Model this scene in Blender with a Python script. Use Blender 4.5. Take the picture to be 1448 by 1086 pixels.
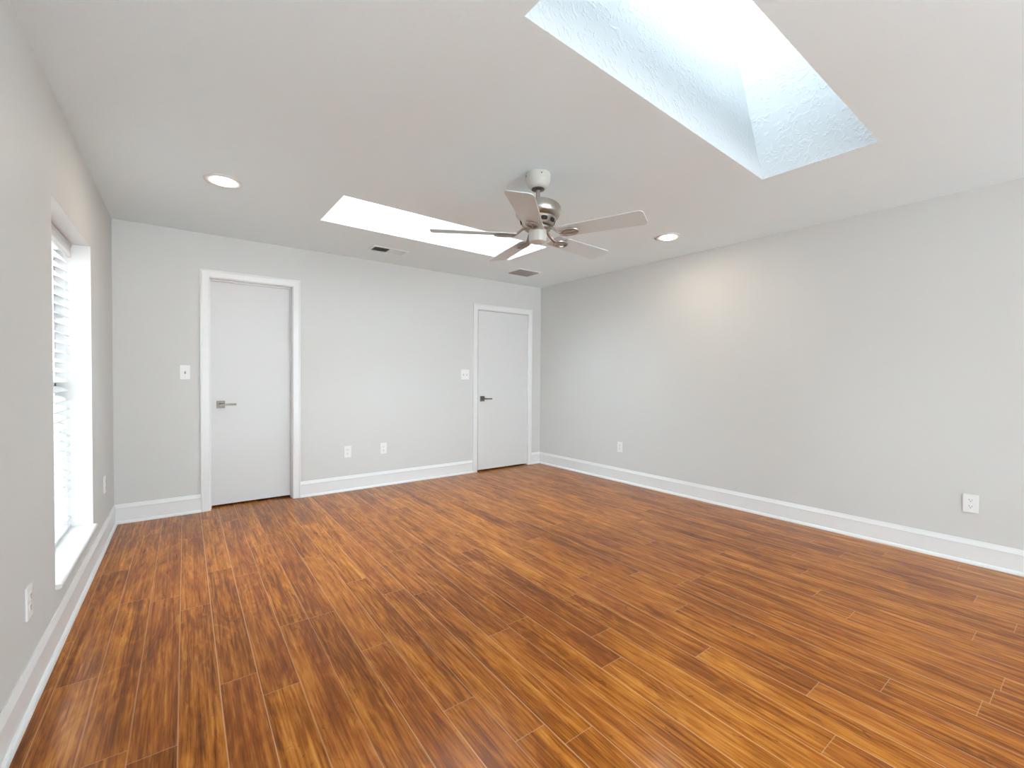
import bpy, bmesh, math, random
from mathutils import Vector, Matrix
S = bpy.context.scene
C = S.collection
for o in list(bpy.data.objects): bpy.data.objects.remove(o)
PI = math.pi

# ------------------------------------------------------------ camera
F, YAW, PIT, ROL, CAMZ = 625.0727, 0.637213, -0.016423, 0.0058967, 1.202611
cd = bpy.data.cameras.new('camera'); cam = bpy.data.objects.new('camera', cd); C.objects.link(cam)
fw = Vector((math.sin(YAW)*math.cos(PIT), math.cos(YAW)*math.cos(PIT), math.sin(PIT)))
rt = Vector((math.cos(YAW), -math.sin(YAW), 0)); up = rt.cross(fw)
R2 = rt*math.cos(ROL) + up*math.sin(ROL); U2 = -rt*math.sin(ROL) + up*math.cos(ROL)
M = Matrix((R2, U2, -fw)).transposed().to_4x4(); M.translation = (0, 0, CAMZ)
cam.matrix_world = M
cd.sensor_width = 36; cd.lens = 36*F/1448; cd.clip_start = .02
S.camera = cam

# ------------------------------------------------------------ sky and exposure
S.view_settings.view_transform = 'Standard'; S.view_settings.look = 'None'
S.view_settings.exposure = 0.42; S.view_settings.gamma = 1; S.view_settings.use_curve_mapping = False
SKY = 18.0
w = bpy.data.worlds.new('sky_and_bright_ground'); S.world = w; w.use_nodes = True
nt = w.node_tree; bg = nt.nodes['Background']
tc = nt.nodes.new('ShaderNodeTexCoord'); sp = nt.nodes.new('ShaderNodeSeparateXYZ')
mr = nt.nodes.new('ShaderNodeMapRange'); mr.inputs[1].default_value = -.08; mr.inputs[2].default_value = .12
mx = nt.nodes.new('ShaderNodeMix'); mx.data_type = 'RGBA'
mx.inputs[6].default_value = (1.22, 1.36, 1.47, 1); mx.inputs[7].default_value = (.83, .925, .99, 1)  # lower half set brighter than the sky to light the ceiling
L = nt.links.new
L(tc.outputs['Generated'], sp.inputs[0]); L(sp.outputs[2], mr.inputs[0]); L(mr.outputs[0], mx.inputs[0]); L(mx.outputs[2], bg.inputs[0])
bg.inputs[1].default_value = SKY

# ------------------------------------------------------------ room measures
H = 2.44; XL = -.4618; YB = 4.7291; YR = -4.4; B0 = 3.98975; K = .03198
def xr(y): return B0 + K*(YB - y)
N_Y0, N_Y1, N_Z0, N_Z1 = 2.738, 3.735, .276, 1.986     # window niche in the left wall
W2 = (.40, 1.10)                                       # niche of the added second window, out of the frame
D1 = (.178, .846, 2.063, .1087, .9109, 2.127)            # opening x0, x1, top; casing x0, x1, top
D2 = (2.957, 3.768, 2.047, 2.8893, 3.8283, 2.1135)
SKYL = [[(.95, .71), (2.915, .735), (2.899, 1.307), (.943, 1.215)], [(.884, 3.148), (2.782, 3.205), (2.768, 3.803), (.874, 3.757)]]

# ------------------------------------------------------------ helpers
def box(bm, x0, x1, y0, y1, z0, z1, m=None):
    vs = [bm.verts.new(p) for p in [(x0,y0,z0),(x1,y0,z0),(x1,y1,z0),(x0,y1,z0),(x0,y0,z1),(x1,y0,z1),(x1,y1,z1),(x0,y1,z1)]]
    if m is not None:
        for v in vs: v.co = m @ v.co
    for f in [(0,3,2,1),(4,5,6,7),(0,1,5,4),(1,2,6,5),(2,3,7,6),(3,0,4,7)]: bm.faces.new([vs[i] for i in f])
def quad(bm, pts): return bm.faces.new([bm.verts.new(p) for p in pts])
def lathe(bm, prof, n=48, m=None, caps=True):
    rings = []
    for r, z in prof:
        rings.append([bm.verts.new((r*math.cos(2*PI*i/n), r*math.sin(2*PI*i/n), z)) for i in range(n)])
    for a, b in zip(rings, rings[1:]):
        for i in range(n): bm.faces.new((a[i], a[(i+1)%n], b[(i+1)%n], b[i]))
    if caps: bm.faces.new(rings[0][::-1]); bm.faces.new(rings[-1])
    if m is not None:
        for r in rings:
            for v in r: v.co = m @ v.co
def tube(bm, pts, r, n=10, closed=False, m=None, sq=1.0):
    pts = [Vector(p) for p in pts]; rings = []; k = len(pts)
    for i, p in enumerate(pts):
        a = pts[(i-1) % k] if (closed or i > 0) else p; b = pts[(i+1) % k] if (closed or i < k-1) else p
        t = (b-a).normalized(); ref = Vector((0,0,1)) if abs(t.z) < .9 else Vector((1,0,0))
        s = t.cross(ref).normalized(); u = s.cross(t)
        rings.append([bm.verts.new(p + s*r*math.cos(2*PI*j/n) + u*r*sq*math.sin(2*PI*j/n)) for j in range(n)])
    for i in range(k if closed else k-1):
        a, b = rings[i], rings[(i+1) % k]
        for j in range(n): bm.faces.new((a[j], a[(j+1)%n], b[(j+1)%n], b[j]))
    if not closed: bm.faces.new(rings[0][::-1]); bm.faces.new(rings[-1])
    if m is not None:
        for rg in rings:
            for v in rg: v.co = m @ v.co
def prism(bm, poly, p0, p1, ux, uz=Vector((0,0,1)), e0=0, e1=0):
    """profile poly (out, up) swept from p0 to p1; e0/e1 = mitre (extra length per unit of out)"""
    d = (Vector(p1)-Vector(p0)).normalized(); A = []; Bv = []
    for a, b in poly:
        A.append(bm.verts.new(Vector(p0)+ux*a+uz*b-d*a*e0)); Bv.append(bm.verts.new(Vector(p1)+ux*a+uz*b+d*a*e1))
    n = len(poly)
    for i in range(n): bm.faces.new((A[i], A[(i+1)%n], Bv[(i+1)%n], Bv[i]))
    bm.faces.new(A[::-1]); bm.faces.new(Bv)
def rrect(w_, h_, r, n=6):
    out = []
    for cx, cy, a0 in ((w_/2-r, h_/2-r, 0), (-w_/2+r, h_/2-r, 90), (-w_/2+r, -h_/2+r, 180), (w_/2-r, -h_/2+r, 270)):
        for i in range(n+1):
            a = math.radians(a0+90*i/n); out.append((cx+r*math.cos(a), cy+r*math.sin(a)))
    return out
def slab(bm, poly, z0, z1, m=None):
    a = [bm.verts.new((x, y, z0)) for x, y in poly]; b = [bm.verts.new((x, y, z1)) for x, y in poly]; n = len(poly)
    bm.faces.new(a[::-1]); bm.faces.new(b)
    for i in range(n): bm.faces.new((a[i], a[(i+1)%n], b[(i+1)%n], b[i]))
    if m is not None:
        for v in a+b: v.co = m @ v.co
def obj(name, bm, mat, parent=None, bevel=0, smooth=False, loc=None, rot=None):
    bmesh.ops.recalc_face_normals(bm, faces=bm.faces)
    me = bpy.data.meshes.new(name); bm.to_mesh(me); bm.free()
    if smooth:
        for p in me.polygons: p.use_smooth = True
        if hasattr(me, 'set_sharp_from_angle'): me.set_sharp_from_angle(angle=math.radians(35))
    me.materials.append(mat)
    o = bpy.data.objects.new(name, me); C.objects.link(o)
    if parent: o.parent = parent
    if loc is not None: o.location = loc
    if rot is not None: o.rotation_euler = rot
    if bevel:
        b = o.modifiers.new('bevel', 'BEVEL'); b.width = bevel; b.segments = 2; b.limit_method = 'ANGLE'
    return o
def tag(o, label=None, cat=None, group=None, kind=None):
    if label: o['label'] = label
    if cat: o['category'] = cat
    if group: o['group'] = group
    if kind: o['kind'] = kind
    return o
def empty(name, loc, rot=(0,0,0)):
    o = bpy.data.objects.new(name, None); C.objects.link(o); o.location = loc; o.rotation_euler = rot; o.empty_display_size = .05
    return o
def dup(root, loc, rot=None):
    r = root.copy(); C.objects.link(r); r.location = loc
    if rot is not None: r.rotation_euler = rot
    for ch in list(root.children):
        c = ch.copy(); C.objects.link(c); c.parent = r
        for g in ch.children:
            d = g.copy(); C.objects.link(d); d.parent = c
    return r

# ------------------------------------------------------------ materials
def mat(name, col, rough=.5, metal=0, spec=None, bump=None, scale=80, emit=None):
    m = bpy.data.materials.new(name); m.use_nodes = True; n = m.node_tree; b = n.nodes['Principled BSDF']
    b.inputs['Base Color'].default_value = (*col, 1); b.inputs['Roughness'].default_value = rough; b.inputs['Metallic'].default_value = metal
    if spec is not None: b.inputs['Specular IOR Level'].default_value = spec
    if bump:
        t = n.nodes.new('ShaderNodeTexCoord'); ns = n.nodes.new('ShaderNodeTexNoise'); bp = n.nodes.new('ShaderNodeBump')
        ns.inputs['Scale'].default_value = scale; ns.inputs['Detail'].default_value = 3
        bp.inputs['Strength'].default_value = bump; bp.inputs['Distance'].default_value = .002
        n.links.new(t.outputs['Object'], ns.inputs[0]); n.links.new(ns.outputs[0], bp.inputs['Height']); n.links.new(bp.outputs[0], b.inputs['Normal'])
    if emit:
        b.inputs['Emission Color'].default_value = (*emit[0], 1); b.inputs['Emission Strength'].default_value = emit[1]
    return m
wallM = mat('wall_paint', (.64, .63, .608), .6, spec=.3, bump=.25, scale=120)
ceilM = mat('ceiling_paint', (.84, .93, .96), .8, spec=.2, bump=.3, scale=60)
trimM = mat('white_trim_paint', (.77, .765, .755), .35, bump=.1, scale=20)
doorM = mat('white_door_paint', (.68, .67, .66), .4, bump=.15, scale=25)
nickM = mat('brushed_nickel', (.44, .41, .37), .36, 1, bump=.1, scale=200)
creamM = mat('satin_cream_enamel', (.56, .54, .49), .3, bump=.1, scale=40)
darkM = mat('slot_shade', (.02, .018, .016), .8, bump=.1)
plateM = mat('white_plastic', (.82, .82, .81), .3, bump=.05)
slotM = mat('dark_slot', (.06, .055, .05), .6, bump=.05)
handM = mat('satin_nickel_handle', (.20, .175, .15), .45, 1, bump=.05)
bladeM = mat('pale_blade_laminate', (.64, .70, .712), .5, bump=.2, scale=30)
edgeM = mat('vinyl_frame', (.78, .78, .78), .4, bump=.05)
ventM = mat('vent_enamel', (.36, .36, .35), .5, bump=.05)
ventBackM = mat('vent_shade', (.16, .15, .14), .8, bump=.05)
slatM = mat('blind_slat', (.86, .86, .85), .4, bump=.05)
lensM = mat('lamp_lens', (.9, .9, .88), .5, bump=.02, emit=((1, .90, .76), 16))

def glass_mat(name, tint=(.66, .67, .67)):
    m = bpy.data.materials.new(name); m.use_nodes = True; n = m.node_tree; n.nodes.clear()
    o = n.nodes.new('ShaderNodeOutputMaterial'); t = n.nodes.new('ShaderNodeBsdfTransparent'); g = n.nodes.new('ShaderNodeBsdfGlossy')
    fr = n.nodes.new('ShaderNodeFresnel'); fr.inputs[0].default_value = 1.45; g.inputs['Roughness'].default_value = .02
    x = n.nodes.new('ShaderNodeMixShader'); t.inputs[0].default_value = (*tint, 1)
    n.links.new(fr.outputs[0], x.inputs[0]); n.links.new(t.outputs[0], x.inputs[1]); n.links.new(g.outputs[0], x.inputs[2]); n.links.new(x.outputs[0], o.inputs[0])
    return m
glassM = glass_mat('tinted_glass'); dimmedM = glass_mat('dimmed_glass', (.72, .73, .73))  # grey tint in both glasses dims the daylight coming through
def frosted(name, col):
    m = bpy.data.materials.new(name); m.use_nodes = True; n = m.node_tree; n.nodes.clear()
    o = n.nodes.new('ShaderNodeOutputMaterial'); t = n.nodes.new('ShaderNodeBsdfTranslucent'); t.inputs[0].default_value = (*col, 1)
    n.links.new(t.outputs[0], o.inputs[0]); return m
domeM = frosted('frosted_skylight_acrylic', (.80, .92, .98))

n_ = slatM.node_tree; tr_ = n_.nodes.new('ShaderNodeBsdfTranslucent'); tr_.inputs[0].default_value = (.85, .85, .83, 1)
mx_ = n_.nodes.new('ShaderNodeMixShader'); mx_.inputs[0].default_value = .22
n_.links.new(n_.nodes['Principled BSDF'].outputs[0], mx_.inputs[1]); n_.links.new(tr_.outputs[0], mx_.inputs[2]); n_.links.new(mx_.outputs[0], n_.nodes['Material Output'].inputs[0])
def shaft_mat():
    m = mat('textured_shaft_plaster', (.50, .495, .49), .7, spec=.2); n = m.node_tree; b = n.nodes['Principled BSDF']
    t = n.nodes.new('ShaderNodeTexCoord'); a = n.nodes.new('ShaderNodeTexNoise'); a.inputs['Scale'].default_value = 22; a.inputs['Detail'].default_value = 5; a.inputs['Distortion'].default_value = 1.2
    r = n.nodes.new('ShaderNodeValToRGB'); r.color_ramp.elements[0].position = .53; r.color_ramp.elements[1].position = .60
    bp = n.nodes.new('ShaderNodeBump'); bp.inputs['Strength'].default_value = .5; bp.inputs['Distance'].default_value = .004
    n.links.new(t.outputs['Object'], a.inputs[0]); n.links.new(a.outputs[0], r.inputs[0]); n.links.new(r.outputs[0], bp.inputs['Height']); n.links.new(bp.outputs[0], b.inputs['Normal'])
    return m
shaftM = shaft_mat()

def floor_mat():
    m = bpy.data.materials.new('laminate_planks'); m.use_nodes = True; n = m.node_tree; b = n.nodes['Principled BSDF']; ln = n.links.new
    def math_(op, a, c=None, d=None):
        x = n.nodes.new('ShaderNodeMath'); x.operation = op
        for i, v in enumerate((a, c, d)):
            if v is None: continue
            if isinstance(v, (int, float)): x.inputs[i].default_value = v
            else: ln(v, x.inputs[i])
        return x.outputs[0]
    def comb(x, y, z=0):
        c = n.nodes.new('ShaderNodeCombineXYZ')
        for i, v in enumerate((x, y, z)):
            if isinstance(v, (int, float)): c.inputs[i].default_value = v
            else: ln(v, c.inputs[i])
        return c.outputs[0]
    def white(v):
        x = n.nodes.new('ShaderNodeTexWhiteNoise'); x.noise_dimensions = '3D'; ln(v, x.inputs[0]); return x.outputs[0]
    def noise(v, sc, det=4, dist=0, rough=.5):
        x = n.nodes.new('ShaderNodeTexNoise'); ln(v, x.inputs['Vector']); x.inputs['Scale'].default_value = sc
        x.inputs['Detail'].default_value = det; x.inputs['Distortion'].default_value = dist; x.inputs['Roughness'].default_value = rough; return x.outputs[0]
    def mapr(v, a, c, d=0, e=1, smooth=False):
        x = n.nodes.new('ShaderNodeMapRange'); ln(v, x.inputs[0])
        if smooth: x.interpolation_type = 'SMOOTHSTEP'
        for i, q in enumerate((a, c, d, e)): x.inputs[i+1].default_value = q
        return x.outputs[0]
    def mix(f, a, c, mode='MIX'):
        x = n.nodes.new('ShaderNodeMix'); x.data_type = 'RGBA'; x.blend_type = mode
        for i, v in ((0, f), (6, a), (7, c)):
            if isinstance(v, tuple): x.inputs[i].default_value = (*v, 1)
            elif isinstance(v, (int, float)): x.inputs[i].default_value = v
            else: ln(v, x.inputs[i])
        return x.outputs[2]
    t = n.nodes.new('ShaderNodeTexCoord'); s = n.nodes.new('ShaderNodeSeparateXYZ'); ln(t.outputs['Object'], s.inputs[0])
    X, Y = s.outputs[0], s.outputs[1]
    u = math_('DIVIDE', math_('ADD', X, .152), .1275); row = math_('FLOOR', u); fu = math_('FRACT', u)
    rr = white(comb(row, 7.3)); v = math_('DIVIDE', math_('ADD', Y, math_('MULTIPLY', rr, 9.7)), 1.21)
    col = math_('FLOOR', v); fv = math_('FRACT', v)
    pid = white(comb(row, col, 3.1)); pid2 = white(comb(col, row, 9.4))
    half = math_('FLOOR', math_('MULTIPLY', fu, 2)); sid = white(comb(row, math_('ADD', half, math_('MULTIPLY', col, 3.7)), 5.5))
    off = math_('MULTIPLY', pid2, 31.0)
    # fine fibres, long streaks, cathedral rings, blotches
    fib = noise(comb(math_('MULTIPLY', X, 150), math_('ADD', math_('MULTIPLY', Y, 7), off), off), 1, 5, .4, .65)
    streak = noise(comb(math_('MULTIPLY', X, 42), math_('ADD', math_('MULTIPLY', Y, 1.5), off), off), 1, 5, 1.1, .6)
    warp = noise(comb(math_('MULTIPLY', X, 9), math_('ADD', math_('MULTIPLY', Y, 1.6), off), off), 1, 2, .6)
    ring = math_('SINE', math_('MULTIPLY', math_('ADD', math_('MULTIPLY', warp, 9.0), math_('MULTIPLY', X, 7)), 6.283))
    ringm = mapr(ring, -.2, .95, 0, 1, True)
    mid = noise(comb(math_('MULTIPLY', X, 95), math_('ADD', math_('MULTIPLY', Y, 3.2), off), 8), 1, 4, .9, .6)
    blot = noise(comb(math_('MULTIPLY', X, 9), math_('ADD', math_('MULTIPLY', Y, 2.2), off), off), 1, 4, .8, .6)
    knot = noise(comb(math_('MULTIPLY', X, 24), math_('ADD', math_('MULTIPLY', Y, 10), off), 4), 1, 3, 1.6)
    val = math_('ADD', math_('MULTIPLY', mapr(streak, .25, .75), .40), math_('MULTIPLY', mapr(blot, .3, .7), .30))
    val = math_('ADD', val, math_('MULTIPLY', ringm, .08))
    val = math_('ADD', val, math_('MULTIPLY', math_('SUBTRACT', mapr(mid, .28, .72), .5), .34))
    val = math_('ADD', val, math_('MULTIPLY', mapr(fib, .3, .7), .22))
    val = math_('ADD', val, math_('MULTIPLY', math_('SUBTRACT', pid, .5), .12))
    val = math_('ADD', val, math_('MULTIPLY', math_('SUBTRACT', sid, .5), .10))
    rp = n.nodes.new('ShaderNodeValToRGB'); ln(val, rp.inputs[0]); e = rp.color_ramp.elements
    e[0].position = .10; e[0].color = (.10, .022, .002, 1); e[1].position = .98; e[1].color = (.72, .31, .06, 1)
    q = e.new(.38); q.color = (.24, .063, .005, 1); q = e.new(.60); q.color = (.43, .138, .012, 1)
    c = rp.outputs[0]
    c = mix(mapr(knot, .66, .74, 0, .55), c, (.07, .022, .008))
    c = mix(math_('MULTIPLY', math_('GREATER_THAN', math_('FRACT', math_('MULTIPLY', pid, 7.77)), .72), .14), c, (.34, .085, .025))
    du = math_('MULTIPLY', math_('MINIMUM', fu, math_('SUBTRACT', 1, fu)), .1275)
    dv = math_('MULTIPLY', math_('MINIMUM', fv, math_('SUBTRACT', 1, fv)), 1.21)
    seamU = mapr(du, .0012, .0026, 1, 0); seamV = mapr(dv, .0008, .0018, 1, 0)
    rowb = mapr(white(comb(row, 1.7, 2.2)), 0, 1, .12, .75)
    c = mix(math_('MULTIPLY', seamU, rowb), c, (.72, .42, .22))
    c = mix(math_('MULTIPLY', seamV, .6), c, (.55, .30, .16))
    dh = math_('ABSOLUTE', math_('SUBTRACT', fu, .5)); c = mix(mapr(dh, .006, .016, .22, 0), c, (.09, .03, .01))
    ln(c, b.inputs['Base Color'])
    ro = math_('ADD', math_('MULTIPLY', fib, .16), .22); ln(ro, b.inputs['Roughness'])
    b.inputs['Specular IOR Level'].default_value = .10
    b.inputs['Coat Weight'].default_value = .28; b.inputs['Coat Roughness'].default_value = .17; b.inputs['Coat IOR'].default_value = 1.5
    hgt = math_('SUBTRACT', math_('ADD', math_('MULTIPLY', streak, .5), math_('MULTIPLY', fib, .35)), math_('MAXIMUM', seamU, seamV))
    bp = n.nodes.new('ShaderNodeBump'); bp.inputs['Strength'].default_value = .35; bp.inputs['Distance'].default_value = .0012
    ln(hgt, bp.inputs['Height']); ln(bp.outputs[0], b.inputs['Normal'])
    return m
floorM = floor_mat()

# ------------------------------------------------------------ room shell
def struct(name, bm, m, label, cat, **k): return tag(obj(name, bm, m, **k), label, cat, kind='structure')
bm = bmesh.new(); quad(bm, [(XL-.3, YR-.2, 0), (4.5, YR-.2, 0), (4.5, YB+.72, 0), (XL-.3, YB+.72, 0)]); quad(bm, [(XL-.3, YR-.2, -.1), (4.5, YR-.2, -.1), (4.5, YB+.72, -.1), (XL-.3, YB+.72, -.1)])
struct('floor', bm, floorM, 'glossy reddish brown wood-look plank floor filling the empty room', 'floor')

bm = bmesh.new()
def loop(pts):
    vs = [bm.verts.new((x, y, H)) for x, y in pts]
    return [bm.edges.new((vs[i], vs[(i+1) % len(vs)])) for i in range(len(vs))]
ed = loop([(XL-.2, YR-.2), (4.4, YR-.2), (4.4, YB+.72), (XL-.2, YB+.72)])
for q in SKYL: ed += loop(q)
bmesh.ops.triangle_fill(bm, edges=ed, use_beauty=True)
struct('ceiling', bm, ceilM, 'smooth pale grey flat ceiling pierced by two long skylight openings', 'ceiling')

def panel_wall(bm, a0, a1, holes, fn, t):
    """solid wall along an axis a0..a1 with rectangular holes (h0,h1,z0,z1); fn(a, z, depth) -> point; depth 0..t"""
    cuts = sorted({a0, a1, *[h[0] for h in holes], *[h[1] for h in holes]})
    def blk(p, q, z0, z1):
        vs = [bm.verts.new(fn(a, z, d)) for d in (0, t) for a, z in ((p, z0), (q, z0), (q, z1), (p, z1))]
        for f in [(0,1,2,3),(7,6,5,4),(0,4,5,1),(1,5,6,2),(2,6,7,3),(3,7,4,0)]: bm.faces.new([vs[i] for i in f])
    for p, q in zip(cuts, cuts[1:]):
        hs = [h for h in holes if h[0] <= p+1e-6 and h[1] >= q-1e-6]
        if not hs: blk(p, q, 0, H); continue
        h = hs[0]
        if h[2] > 0: blk(p, q, 0, h[2])
        if h[3] < H: blk(p, q, h[3], H)
bm = bmesh.new()
panel_wall(bm, YR, YB+.72, [(N_Y0, N_Y1, N_Z0-.02, N_Z1), (*W2, N_Z0-.02, N_Z1)], lambda a, z, d: (XL-d, a, z), .20)
struct('wall_left', bm, wallM, 'light grey painted wall on the left holding the recessed window', 'wall')
bm = bmesh.new()
panel_wall(bm, XL-.2, 4.3, [(D1[0]-.012, D1[1]+.012, 0, D1[2]+.012), (D2[0]-.012, D2[1]+.012, 0, D2[2]+.012)], lambda a, z, d: (a, YB+d, z), .15)
box(bm, XL-.2, 4.3, YB+.70, YB+.72, 0, H)  # unseen panel added behind the doors to keep their gaps dark
struct('wall_back', bm, wallM, 'light grey painted far wall holding the two white doors', 'wall')
bm = bmesh.new()
W3 = (-3.6, -.9)
panel_wall(bm, YR-.05, YB+.72, [(W3[0], W3[1], .3, 2.1)], lambda a, z, d: (xr(a)+d, a, z), .15)
struct('wall_right', bm, wallM, 'long bare light grey painted wall on the right', 'wall')
bm = bmesh.new(); RW = (-.2, 4.05, .06, 2.15)
panel_wall(bm, XL-.2, 4.4, [RW], lambda a, z, d: (a, YR-d, z), .15)
struct('wall_rear', bm, wallM, 'light grey wall behind the viewpoint with a wide added window', 'wall')

# baseboards with a thin cap and a shoe moulding
BP = [(0, 0), (.024, 0), (.0235, .007), (.020, .015), (.014, .021), (.010, .022), (.010, .120), (.0125, .122), (.0125, .126), (.005, .148), (.003, .156), (0, .156)]
def baseboard(name, segs, label):
    bm = bmesh.new()
    for p0, p1, out, e0, e1 in segs: prism(bm, BP, p0, p1, Vector(out), e0=e0, e1=e1)
    return struct(name, bm, trimM, label, 'baseboard')
baseboard('baseboard_left', [((XL, YR, 0), (XL, YB, 0), (1, 0, 0), 0, -1)], 'white baseboard running under the window along the left wall')
baseboard('baseboard_back', [((XL, YB, 0), (D1[3], YB, 0), (0, -1, 0), -1, 0), ((D1[4], YB, 0), (D2[3], YB, 0), (0, -1, 0), 0, 0), ((D2[4], YB, 0), (B0, YB, 0), (0, -1, 0), 0, -1)],
          'white baseboard along the far wall, interrupted by both doors')
baseboard('baseboard_right', [((xr(YR), YR, 0), (B0, YB, 0), (-1, -K, 0), 0, -1)], 'long white baseboard along the bare right wall')

# ------------------------------------------------------------ skylights
def skylight(name, q, top_shift, hgt, label):
    bm = bmesh.new(); lo = [(x, y, H) for x, y in q]; hi = [(x+sx, y+sy, H+hgt) for (x, y), (sx, sy) in zip(q, top_shift)]
    for i in range(4):
        j = (i+1) % 4
        f = quad(bm, [lo[i], lo[j], hi[j], hi[i]])
    o = struct(name, bm, shaftM, label, 'skylight')
    bm = bmesh.new()
    cx = sum(p[0] for p in hi)/4; cy = sum(p[1] for p in hi)/4
    inn = [(cx+(p[0]-cx)*.96, cy+(p[1]-cy)*.90) for p in hi]; out = [(cx+(p[0]-cx)*1.03, cy+(p[1]-cy)*1.1) for p in hi]
    z0, z1 = H+hgt-.001, H+hgt+.05
    for i in range(4):
        j = (i+1) % 4
        quad(bm, [(*out[i], z0), (*out[j], z0), (*inn[j], z0), (*inn[i], z0)])
        quad(bm, [(*inn[i], z0), (*inn[j], z0), (*inn[j], z1), (*inn[i], z1)])
        quad(bm, [(*out[i], z0), (*out[j], z0), (*out[j], z1), (*out[i], z1)])
        quad(bm, [(*out[i], z1), (*out[j], z1), (*inn[j], z1), (*inn[i], z1)])
    obj('skylight_frame', bm, edgeM, o)
    bm = bmesh.new(); n = 8                                            # low domed acrylic glazing
    g = [[None]*(n+1) for _ in range(n+1)]
    for i in range(n+1):
        for j in range(n+1):
            a, b = i/n, j/n
            P = (Vector((*out[0], 0))*(1-a)+Vector((*out[1], 0))*a)*(1-b)+(Vector((*out[3], 0))*(1-a)+Vector((*out[2], 0))*a)*b
            g[i][j] = bm.verts.new((P.x, P.y, z1+.002+.12*math.sin(PI*a)**.5*math.sin(PI*b)**.5 if 0 < i < n and 0 < j < n else z1+.002))
    for i in range(n):
        for j in range(n): bm.faces.new((g[i][j], g[i+1][j], g[i+1][j+1], g[i][j+1]))
    obj('skylight_pane', bm, domeM, o, smooth=True)
    return o
skylight('window_2', SKYL[0], [(.05, .22), (-.06, .22), (-.06, .27), (.05, .27)], 1.5, 'large plaster skylight shaft nearest the viewpoint, right of the fan')
skylight('window_3', SKYL[1], [(0, .0), (0, .0), (0, .03), (0, .03)], .60, 'long narrow skylight opening beyond the fan, near the far wall')

# ------------------------------------------------------------ left windows
def side_window(name, y0, y1, label, cat='window'):
    bm = bmesh.new(); x1, x0 = XL+.0, XL-.20
    for a in (y0, y1):                                                # painted returns lining the niche
        s = .002 if a == y0 else -.002
        quad(bm, [(x1, a+s, N_Z0), (x0, a+s, N_Z0), (x0, a+s, N_Z1-.002), (x1, a+s, N_Z1-.002)])
    quad(bm, [(x1, y0, N_Z1-.002), (x0, y0, N_Z1-.002), (x0, y1, N_Z1-.002), (x1, y1, N_Z1-.002)])
    root = struct(name, bm, trimM, label, cat)
    bm = bmesh.new(); fx0, fx1 = XL-.20, XL-.155; zm = (N_Z0+N_Z1)/2
    for a, b, c, d in ((y0, y0+.045, N_Z0, N_Z1), (y1-.045, y1, N_Z0, N_Z1), (y0, y1, N_Z0, N_Z0+.045), (y0, y1, N_Z1-.045, N_Z1), (y0, y1, zm-.025, zm+.025)):
        box(bm, fx0, fx1, a, b, c, d)
    for k in (1, 2):
        yy = y0+(y1-y0)*k/3; box(bm, fx0+.012, fx1-.012, yy-.010, yy+.010, N_Z0, N_Z1)
    obj('window_frame', bm, edgeM, root)
    for za, zb in ((N_Z0+.045, zm-.025), (zm+.025, N_Z1-.045)):
        bm = bmesh.new(); box(bm, XL-.183, XL-.178, y0+.045, y1-.045, za, zb); obj('pane', bm, dimmedM, root)
    bm = bmesh.new()                                                  # sill with a rounded nose
    prism(bm, [(0, -.022), (.212, -.022), (.220, -.018), (.222, -.011), (.220, -.004), (.214, 0), (0, 0)], (XL-.20, y0+.001, N_Z0), (XL-.20, y1-.001, N_Z0), Vector((1, 0, 0)))
    obj('window_sill', bm, trimM, root)
    return root
side_window('window_1', N_Y0, N_Y1, 'tall recessed window with white sill in the left wall')

side_window('added_window_left', *W2, 'second recessed window, added unseen in the left wall beside the viewpoint')  # unseen; added for the daylight low on the right wall
def blind(y0, y1, label, tilt=math.radians(27)):
    root = empty('window_blind', (XL-.125, (y0+y1)/2, N_Z1-.002))
    tag(root, label, 'blind')
    wd = (y1-y0)-.012; h2 = wd/2
    bm = bmesh.new()
    prism(bm, [(.022, -.005), (.040, -.005), (.044, -.012), (.036, -.020), (.036, -.058), (.042, -.066), (.038, -.082), (.022, -.082)], (0, -h2, 0), (0, h2, 0), Vector((1, 0, 0)))
    obj('valance', bm, slatM, root)
    bm = bmesh.new(); box(bm, -.03, .02, -h2+.002, h2-.002, -.05, -.002); obj('head_rail', bm, slatM, root)
    pitch = .0545; n = 29
    bm = bmesh.new()
    a = [(-.031+.062*i/6, .0035*math.cos(PI*(i/6-.5))) for i in range(7)]
    poly = [(x, z+.0014) for x, z in a]+[(x, z-.0014) for x, z in a[::-1]]
    prism(bm, poly, (0, -h2, 0), (0, h2, 0), Vector((1, 0, 0)))
    z = -.105; s0 = obj('slat', bm, slatM, root, loc=(0, 0, z), rot=(0, tilt, 0))
    for k in range(1, n):
        s = s0.copy(); C.objects.link(s); s.parent = root; s.location = (0, 0, z-k*pitch)
    bm = bmesh.new(); box(bm, -.027, .027, -h2, h2, 0, .016); obj('bottom_rail', bm, slatM, root, bevel=.003, loc=(0, 0, -(N_Z1-N_Z0)+.008))
    for yy in (-h2+.12, 0, h2-.12):
        bm = bmesh.new(); zb = -(N_Z1-N_Z0)+.02
        for xx in (-.029, .029): tube(bm, [(xx, yy, -.05), (xx, yy, zb)], .0010, 6)
        obj('ladder_cord', bm, plateM, root)
    return root
blind(N_Y0, N_Y1, 'white horizontal slat blind with valance hanging inside the left window recess')
blind(*W2, 'white horizontal slat blind added unseen in the recess right beside the viewpoint', math.radians(48))  # added with that window; tilted further shut to dim the right wall

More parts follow.
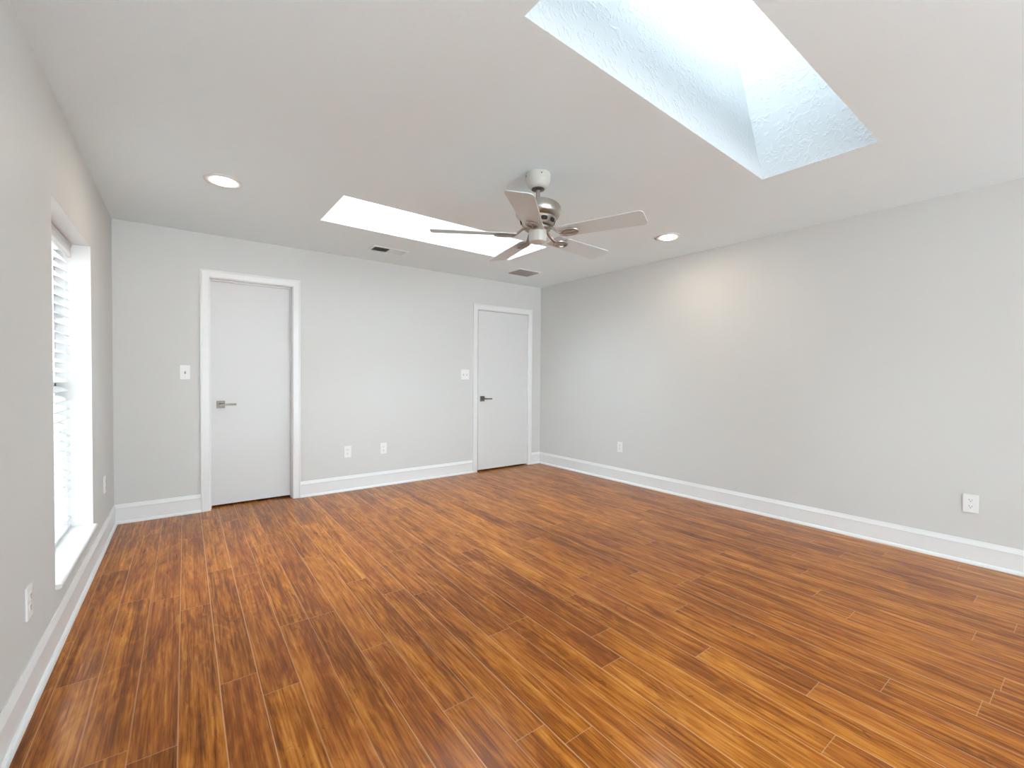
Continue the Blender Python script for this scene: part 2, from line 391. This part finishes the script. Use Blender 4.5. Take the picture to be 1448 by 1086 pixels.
# unseen rear window, added behind the viewpoint to bring in daylight
bm = bmesh.new(); x0, x1, z0, z1 = RW
for a, b, c, d in ((x0, x0+.05, z0, z1), (x1-.05, x1, z0, z1), (x0, x1, z0, z0+.05), (x0, x1, z1-.05, z1), ((x0+x1)/2-.03, (x0+x1)/2+.03, z0, z1)):
    box(bm, a, b, YR-.10, YR-.04, c, d)
rw = struct('added_window_rear', bm, edgeM, 'wide two-light window added unseen in the wall behind the viewpoint for daylight', 'window')
for a, b in ((x0+.05, (x0+x1)/2-.03), ((x0+x1)/2+.03, x1-.05)):
    bm = bmesh.new(); box(bm, a, b, YR-.075, YR-.07, z0+.05, z1-.05); obj('pane', bm, glassM, rw)

# unseen side window, added in the right wall to brighten the room
bm = bmesh.new(); z0, z1 = .3, 2.1
def rb(a, b, c, d, e=.05, f=.10):
    vs = [bm.verts.new((xr(y)+o, y, z)) for o in (e, f) for y, z in ((a, c), (b, c), (b, d), (a, d))]
    for q in [(0,1,2,3),(7,6,5,4),(0,4,5,1),(1,5,6,2),(2,6,7,3),(3,7,4,0)]: bm.faces.new([vs[i] for i in q])
for a, b, c, d in ((W3[0], W3[0]+.05, z0, z1), (W3[1]-.05, W3[1], z0, z1), (W3[0], W3[1], z0, z0+.05), (W3[0], W3[1], z1-.05, z1), (W3[0], W3[1], 1.18, 1.22)): rb(a, b, c, d)
rw = struct('added_window_right', bm, edgeM, 'white sash window added unseen in the right wall behind the viewpoint for daylight', 'window')
for c, d in ((z0+.05, 1.18), (1.22, z1-.05)):
    bm = bmesh.new(); rb(W3[0]+.05, W3[1]-.05, c, d, .07, .075); obj('pane', bm, glassM, rw)

# ------------------------------------------------------------ doors
CP = [(0, 0), (.010, 0), (.013, .006), (.017, .012), (.018, .030), (.0185, .048), (.017, .054), (.010, .056), (0, .056)]
def casing(bm, D, wid, thick=.018):
    """mitred door casing with a stepped profile; D = opening and casing extents"""
    x0, x1, zt, c0, c1, ct = D
    # profile (t across from inner 0 to outer 1, out)
    P = [(0, 0), (0, .010), (.10, .013), (.18, .0135), (.75, .016), (.86, .0185), (1, .0185), (1, 0)]
    def ring(t, o): return [(x0-(x0-c0)*t, 0), (x0-(x0-c0)*t, zt+(ct-zt)*t), (x1+(c1-x1)*t, zt+(ct-zt)*t), (x1+(c1-x1)*t, 0)], o
    prev = None
    for t, o in P:
        pts, o = ring(t, o); vs = [bm.verts.new((x, YB-o, z)) for x, z in pts]
        if prev:
            for i in range(3): bm.faces.new((prev[i], prev[i+1], vs[i+1], vs[i]))
        prev = vs
def jamb(bm, D, depth):
    x0, x1, zt = D[:3]; t = .012
    box(bm, x0-t, x0+.004, YB-.002, YB+depth, 0, zt+t); box(bm, x1-.004, x1+t, YB-.002, YB+depth, 0, zt+t); box(bm, x0-t, x1+t, YB-.002, YB+depth, zt-.004, zt+t)
def handle(parent, x, z, y):
    """square rosette with a slim straight lever pointing right"""
    h = empty('door_handle', (x, y, z)); h.parent = parent
    bm = bmesh.new(); box(bm, -.032, .032, -.009, 0, -.033, .033); obj('rosette', bm, handM, h, bevel=.002)
    m = Matrix.Rotation(PI/2, 4, 'X')
    bm = bmesh.new(); lathe(bm, [(.013, 0), (.013, .04), (.012, .052)], 24, m)
    box(bm, -.014, .118, -.058, -.047, -.0085, .0085); obj('lever', bm, handM, h, bevel=.002)
    return h
# door_1: the slab sits deep in its frame
r1 = empty('door_1', ((D1[0]+D1[1])/2, YB, 0)); tag(r1, 'narrow white flush door set back in its frame, nearer the window', 'door', kind='structure')
def child(name, bm, m, par, **k):
    o = obj(name, bm, m, par, **k); o.matrix_parent_inverse = Matrix.Translation(-Vector(par.location)); return o
bm = bmesh.new(); casing(bm, D1, .066); jamb(bm, D1, .14)
sy = YB+.088                                                             # door stops in front of the slab
box(bm, D1[0]+.004, D1[0]+.010, sy-.03, sy, 0, D1[2]-.004); box(bm, D1[1]-.010, D1[1]-.004, sy-.03, sy, 0, D1[2]-.004); box(bm, D1[0]+.004, D1[1]-.004, sy-.03, sy, D1[2]-.014, D1[2]-.004)
child('door_frame', bm, trimM, r1)
bm = bmesh.new(); box(bm, D1[0]+.006, D1[1]-.006, sy+.001, sy+.036, .018, D1[2]-.007); child('door_panel', bm, doorM, r1)
hh = handle(r1, 0, 0, 0); hh.location = (.262-r1.location.x, sy+.001-YB, .934)
# door_2: flush with its frame, hinges showing on the right
r2 = empty('door_2', ((D2[0]+D2[1])/2, YB, 0)); tag(r2, 'wider white flush door with hinges at the far right corner', 'door', kind='structure')
bm = bmesh.new(); casing(bm, D2, .062); jamb(bm, D2, .14)
box(bm, D2[0]+.004, D2[0]+.016, YB+.038, YB+.07, 0, D2[2]-.004); box(bm, D2[1]-.016, D2[1]-.004, YB+.038, YB+.07, 0, D2[2]-.004); box(bm, D2[0]+.004, D2[1]-.004, YB+.038, YB+.07, D2[2]-.016, D2[2]-.004)
child('door_frame', bm, trimM, r2)
bm = bmesh.new(); box(bm, D2[0]+.009, D2[1]-.007, YB-.001, YB+.034, .020, D2[2]-.010); child('door_panel', bm, doorM, r2)
hh = handle(r2, 0, 0, 0); hh.location = (3.030-r2.location.x, -.001, .921)
for z in (1.815, 1.07, .325):
    bm = bmesh.new(); lathe(bm, [(.0075, -.050), (.0085, -.046), (.0085, .046), (.0075, .050)], 16); box(bm, -.022, .02, .006, .010, -.045, .045)
    h = obj('hinge', bm, trimM, r2, smooth=True, loc=(D2[1]-.001-r2.location.x, -.012, z))

# ------------------------------------------------------------ wall plates
def plate_base(root, w_=.072, h_=.118, t=.0065):
    bm = bmesh.new(); slab(bm, rrect(w_, h_, .003, 3), 0, t, Matrix.Rotation(PI/2, 4, 'X')); return obj('plate', bm, plateM, root, bevel=.002)
def outlet():
    root = empty('wall_outlet', (0, 0, 0)); plate_base(root)
    for s in (1, -1):
        bm = bmesh.new()
        pts = [(.017*math.cos(a), max(-.0125, min(.0125, .017*math.sin(a)))) for a in [2*PI*i/28 for i in range(28)]]
        slab(bm, pts, .006, .0085, Matrix.Rotation(PI/2, 4, 'X')); f = obj('receptacle', bm, plateM, root, loc=(0, 0, s*.0205))
        bm = bmesh.new()
        for xx, hh_ in ((-.0065, .0042), (.0065, .0036)): box(bm, xx-.0012, xx+.0012, -.0090, -.0080, .001, .001+2*hh_)
        lathe(bm, [(.0026, .0080), (.0026, .0090)], 12, Matrix.Translation((0, 0, -.0055)) @ Matrix.Rotation(PI/2, 4, 'X'))
        obj('slot', bm, slotM, f)
    bm = bmesh.new(); lathe(bm, [(.0028, .006), (.0024, .0078)], 12, Matrix.Rotation(PI/2, 4, 'X')); obj('screw', bm, plateM, root)
    return root
o0 = outlet(); o0.location = (1.364, YB, .408)
tag(o0, 'white wall outlet on the far wall, nearer the set-back door', 'outlet', 'wall outlets')
RR = math.atan(K)
for loc, rz, lab in (((1.748, YB, .408), 0, 'white wall outlet on the far wall, the right one of its pair'),
                     ((xr(3.345), 3.345, .399), -PI/2-RR*-1, 'white wall outlet on the right wall, close to the far corner'),
                     ((xr(.525), .525, .392), -PI/2+RR, 'white wall outlet on the right wall, largest and nearest on that wall'),
                     ((XL, 2.32, .375), PI/2, 'white wall outlet on the left wall, in front of the window'),
                     ((XL, 4.203, .423), PI/2, 'white wall outlet on the left wall between window and corner')):
    c = dup(o0, loc, (0, 0, rz)); tag(c, lab, 'outlet', 'wall outlets')
def switch(loc, n, label):
    root = empty('light_switch', loc); tag(root, label, 'light switch', 'wall light switches')
    plate_base(root, .072 if n == 1 else .114, .122)
    for k in range(n):
        xx = 0 if n == 1 else (k-.5)*.046
        bm = bmesh.new(); slab(bm, rrect(.011, .025, .002, 2), .006, .0072, Matrix.Rotation(PI/2, 4, 'X')); obj('toggle_frame', bm, ventM, root, loc=(xx, 0, 0))
        bm = bmesh.new(); box(bm, -.0042, .0042, -.020, -.004, -.005, .005, Matrix.Rotation(-.5, 4, 'X')); obj('toggle', bm, plateM, root, bevel=.001, loc=(xx, 0, .001))
        for zz in (.030, -.030):
            bm = bmesh.new(); lathe(bm, [(.0028, .006), (.0024, .0076)], 12, Matrix.Rotation(PI/2, 4, 'X')); obj('screw', bm, plateM, root, loc=(xx, 0, zz))
switch((.002, YB, 1.224), 1, 'single white toggle light switch left of the set-back door')
switch((2.778, YB, 1.226), 2, 'double white toggle light switch left of the far corner door')

# ------------------------------------------------------------ recessed lights
def downlight(loc, label, name='recessed_light'):
    root = empty(name, loc); tag(root, label, 'ceiling light', 'recessed ceiling lights')
    bm = bmesh.new(); lathe(bm, [(.106, 0), (.107, -.003), (.102, -.007), (.094, -.0085), (.080, -.007), (.068, -.003), (.066, 0)], 56, caps=False)
    obj('trim_ring', bm, trimM, root, smooth=True)
    bm = bmesh.new(); lathe(bm, [(.067, -.002), (.065, -.008), (.054, -.014), (.032, -.0175), (.002, -.019)], 48); obj('lens', bm, lensM, root, smooth=True)
    l = bpy.data.lights.new('lamp_light', 'AREA'); l.shape = 'DISK'; l.size = .10; l.energy = 3.2; l.color = (1, .86, .70)
    lo = bpy.data.objects.new('lamp_light', l); C.objects.link(lo); lo.parent = root; lo.location = (0, 0, -.021)
    return root
downlight((.204, 3.380, H), 'round lit recessed ceiling light near the left window')
downlight((3.425, 2.328, H), 'round lit recessed ceiling light between fan and right wall')

# ------------------------------------------------------------ ceiling vents
def vent(cx, cy, wx, wy, rot, n, label, split):
    root = empty('ceiling_vent', (cx, cy, H), (0, 0, rot)); tag(root, label, 'vent', 'ceiling air vents')
    bm = bmesh.new(); f = .022; hx, hy = wx/2, wy/2
    for a, b, c, d in ((-hx, hx, -hy, -hy+f), (-hx, hx, hy-f, hy), (-hx, -hx+f, -hy+f, hy-f), (hx-f, hx, -hy+f, hy-f)): box(bm, a, b, c, d, -.007, 0)
    if split: box(bm, -.006, .006, -hy+f, hy-f, -.008, 0)
    obj('frame', bm, ceilM, root, bevel=.002)
    bm = bmesh.new(); box(bm, -hx+f, hx-f, -hy+f, hy-f, -.0015, -.0005); obj('backing', bm, ventBackM, root)  # dark sheet painted as the shade of an opening; ceiling has no hole
    if split:                                                       # two banks of blades facing apart; one coloured darker as its shade
        for sgn in (-1, 1):
            m_ = n//2; span = hx-f-.008
            for k in range(m_):
                x = sgn*(.008+span*(k+.5)/m_)
                bm = bmesh.new(); box(bm, -.0095, .0095, -hy+f, hy-f, -.0008, .0008, Matrix.Rotation(sgn*math.radians(38), 4, 'Y')); obj('louvre', bm, ventM if sgn < 0 else ceilM, root, loc=(x, 0, -.0075))
    else:
        for k in range(n):
            y = -hy+f+(wy-2*f)*(k+.5)/n
            bm = bmesh.new(); box(bm, -hx+f, hx-f, -.010, .010, -.0008, .0008, Matrix.Rotation(math.radians(-30), 4, 'X')); obj('louvre', bm, ventM, root, loc=(0, y, -.0075))
    return root
vent(1.620, 4.245, .355, .175, 0, 16, 'small white two-way ceiling vent between narrow skylight and far wall', True)
vent(3.235, 4.150, .330, .270, 0, 12, 'grey slatted ceiling vent above the far corner door', False)

# ------------------------------------------------------------ ceiling fan
def ceiling_fan(x, y):
    root = empty('ceiling_fan', (x, y, H)); tag(root, 'five-blade ceiling fan with brushed nickel motor hanging on a short rod', 'ceiling fan')
    def part(name, bm, m, **k): return obj(name, bm, m, root, **k)
    bm = bmesh.new(); lathe(bm, [(.074, 0), (.076, -.004), (.076, -.036), (.072, -.052), (.058, -.078), (.048, -.086), (.040, -.088)], 56); cn = part('canopy', bm, creamM, smooth=True)
    for a in (-.35, 1.2, 2.8, 4.3):
        m = Matrix.Rotation(a, 4, 'Z') @ Matrix.Translation((.075, 0, -.02)) @ Matrix.Rotation(PI/2, 4, 'Y')
        bm = bmesh.new(); lathe(bm, [(.004, 0), (.004, .003), (.002, .004)], 12, m); obj('screw', bm, slotM, cn)
    bm = bmesh.new(); lathe(bm, [(.040, -.084), (.040, -.093), (.022, -.098)], 40); part('canopy_collar', bm, handM, smooth=True)
    bm = bmesh.new(); lathe(bm, [(.0125, -.09), (.0125, -.175)], 24); part('downrod', bm, nickM, smooth=True)
    bm = bmesh.new(); lathe(bm, [(.022, -.150), (.024, -.155), (.024, -.170), (.034, -.176)], 32); part('rod_coupling', bm, nickM, smooth=True)
    bm = bmesh.new(); lathe(bm, [(.030, -.172), (.095, -.176), (.120, -.184), (.128, -.192), (.131, -.194), (.131, -.198), (.136, -.200), (.136, -.205), (.140, -.207), (.141, -.226), (.138, -.246), (.128, -.262), (.112, -.270)], 72)
    mh = part('motor_housing', bm, nickM, smooth=True)
    bm = bmesh.new(); lathe(bm, [(.112, -.270), (.108, -.276), (.096, -.312), (.090, -.318), (.03, -.320)], 72); lw = part('lower_housing', bm, nickM, smooth=True)
    for k in range(10):                                             # cooling slots around the lower housing, raised slabs coloured dark as their shade
        a = 2*PI*k/10; m = Matrix.Rotation(a, 4, 'Z') @ Matrix.Translation((.1035, 0, -.294)) @ Matrix.Rotation(math.radians(90+16), 4, 'Y')
        bm = bmesh.new(); slab(bm, rrect(.024, .040, .010, 4), -.001, .002, m); obj('vent_slot', bm, darkM, lw)
    bm = bmesh.new(); lathe(bm, [(.070, -.320), (.078, -.326), (.078, -.338), (.062, -.342)], 48); part('flywheel', bm, nickM, smooth=True)
    bm = bmesh.new(); lathe(bm, [(.050, -.338), (.055, -.342), (.055, -.395), (.050, -.410), (.038, -.416), (.01, -.418)], 48); part('switch_housing', bm, creamM, smooth=True)
    for a, ln_ in ((-2.3, .05), (-1.5, .035)):
        px, py = .03*math.cos(a), .03*math.sin(a)
        bm = bmesh.new(); tube(bm, [(px, py, -.412), (px, py, -.418-ln_)], .0011, 6); lathe(bm, [(.001, 0), (.0035, -.004), (.0035, -.012), (.001, -.016)], 12, Matrix.Translation((px, py, -.416-ln_))); part('pull_chain', bm, nickM)
    BZ = -.372
    def ell(cx, cz, ax, ay, n=28): return [(cx+ax*math.cos(2*PI*i/n), ay*math.sin(2*PI*i/n), cz) for i in range(n)]
    # blade: profile in its own plane, rounded tip, slight widening
    def blade_poly():
        r0, r1, w0, w1 = .150, .650, .060, .075; pts = []
        for i in range(9): a = math.radians(90+180*i/8); pts.append((r0+.018*math.cos(a)*1.0, w0*math.sin(a) if abs(math.sin(a)) > .99 else w0*math.copysign(abs(math.sin(a))**.35, math.sin(a))))
        for i in range(7): a = math.radians(-90+90*i/6); pts.append((r1-.03+.03*math.cos(a), -w1+.03+.03*math.sin(a)))
        for i in range(7): a = math.radians(0+90*i/6); pts.append((r1-.03+.03*math.cos(a), w1-.03+.03*math.sin(a)))
        return pts
    b0 = i0 = None
    for k in range(5):
        ang = math.radians(6+72*k)
        m = Matrix.Rotation(ang, 4, 'Z')
        pitch = Matrix.Translation((0, 0, BZ)) @ Matrix.Rotation(math.radians(-11), 4, 'X')
        if b0 is None:
            bm = bmesh.new(); slab(bm, blade_poly(), 0, .0055); b0 = part('blade', bm, bladeM, bevel=.0015)
            bm = bmesh.new()
            tube(bm, [(.060, 0, -.332-BZ), (.095, 0, -.338-BZ), (.125, 0, .010), (.150, 0, -.006), (.168, 0, -.008)], .011, 12, sq=.7)
            tube(bm, ell(.212, -.008, .050, .034), .0075, 10, closed=True, sq=.8)
            tube(bm, [(.168, 0, -.008), (.20, .0, -.009), (.255, 0, -.008)], .005, 8)
            i0 = obj('blade_iron', bm, nickM, root, smooth=True)
            for sx, sy in ((.178, .018), (.178, -.018), (.257, 0)):
                bm = bmesh.new(); lathe(bm, [(.007, -.002), (.007, -.011), (.004, -.014)], 14, Matrix.Translation((sx, sy, 0))); obj('screw', bm, nickM, i0, smooth=True)
            bb, ii = b0, i0
        else:
            bb = b0.copy(); C.objects.link(bb); bb.parent = root
            ii = i0.copy(); C.objects.link(ii); ii.parent = root
            for g in i0.children: d = g.copy(); C.objects.link(d); d.parent = ii
        bb.matrix_local = m @ pitch; ii.matrix_local = m @ pitch
    return root
ceiling_fan(1.744, 2.100)
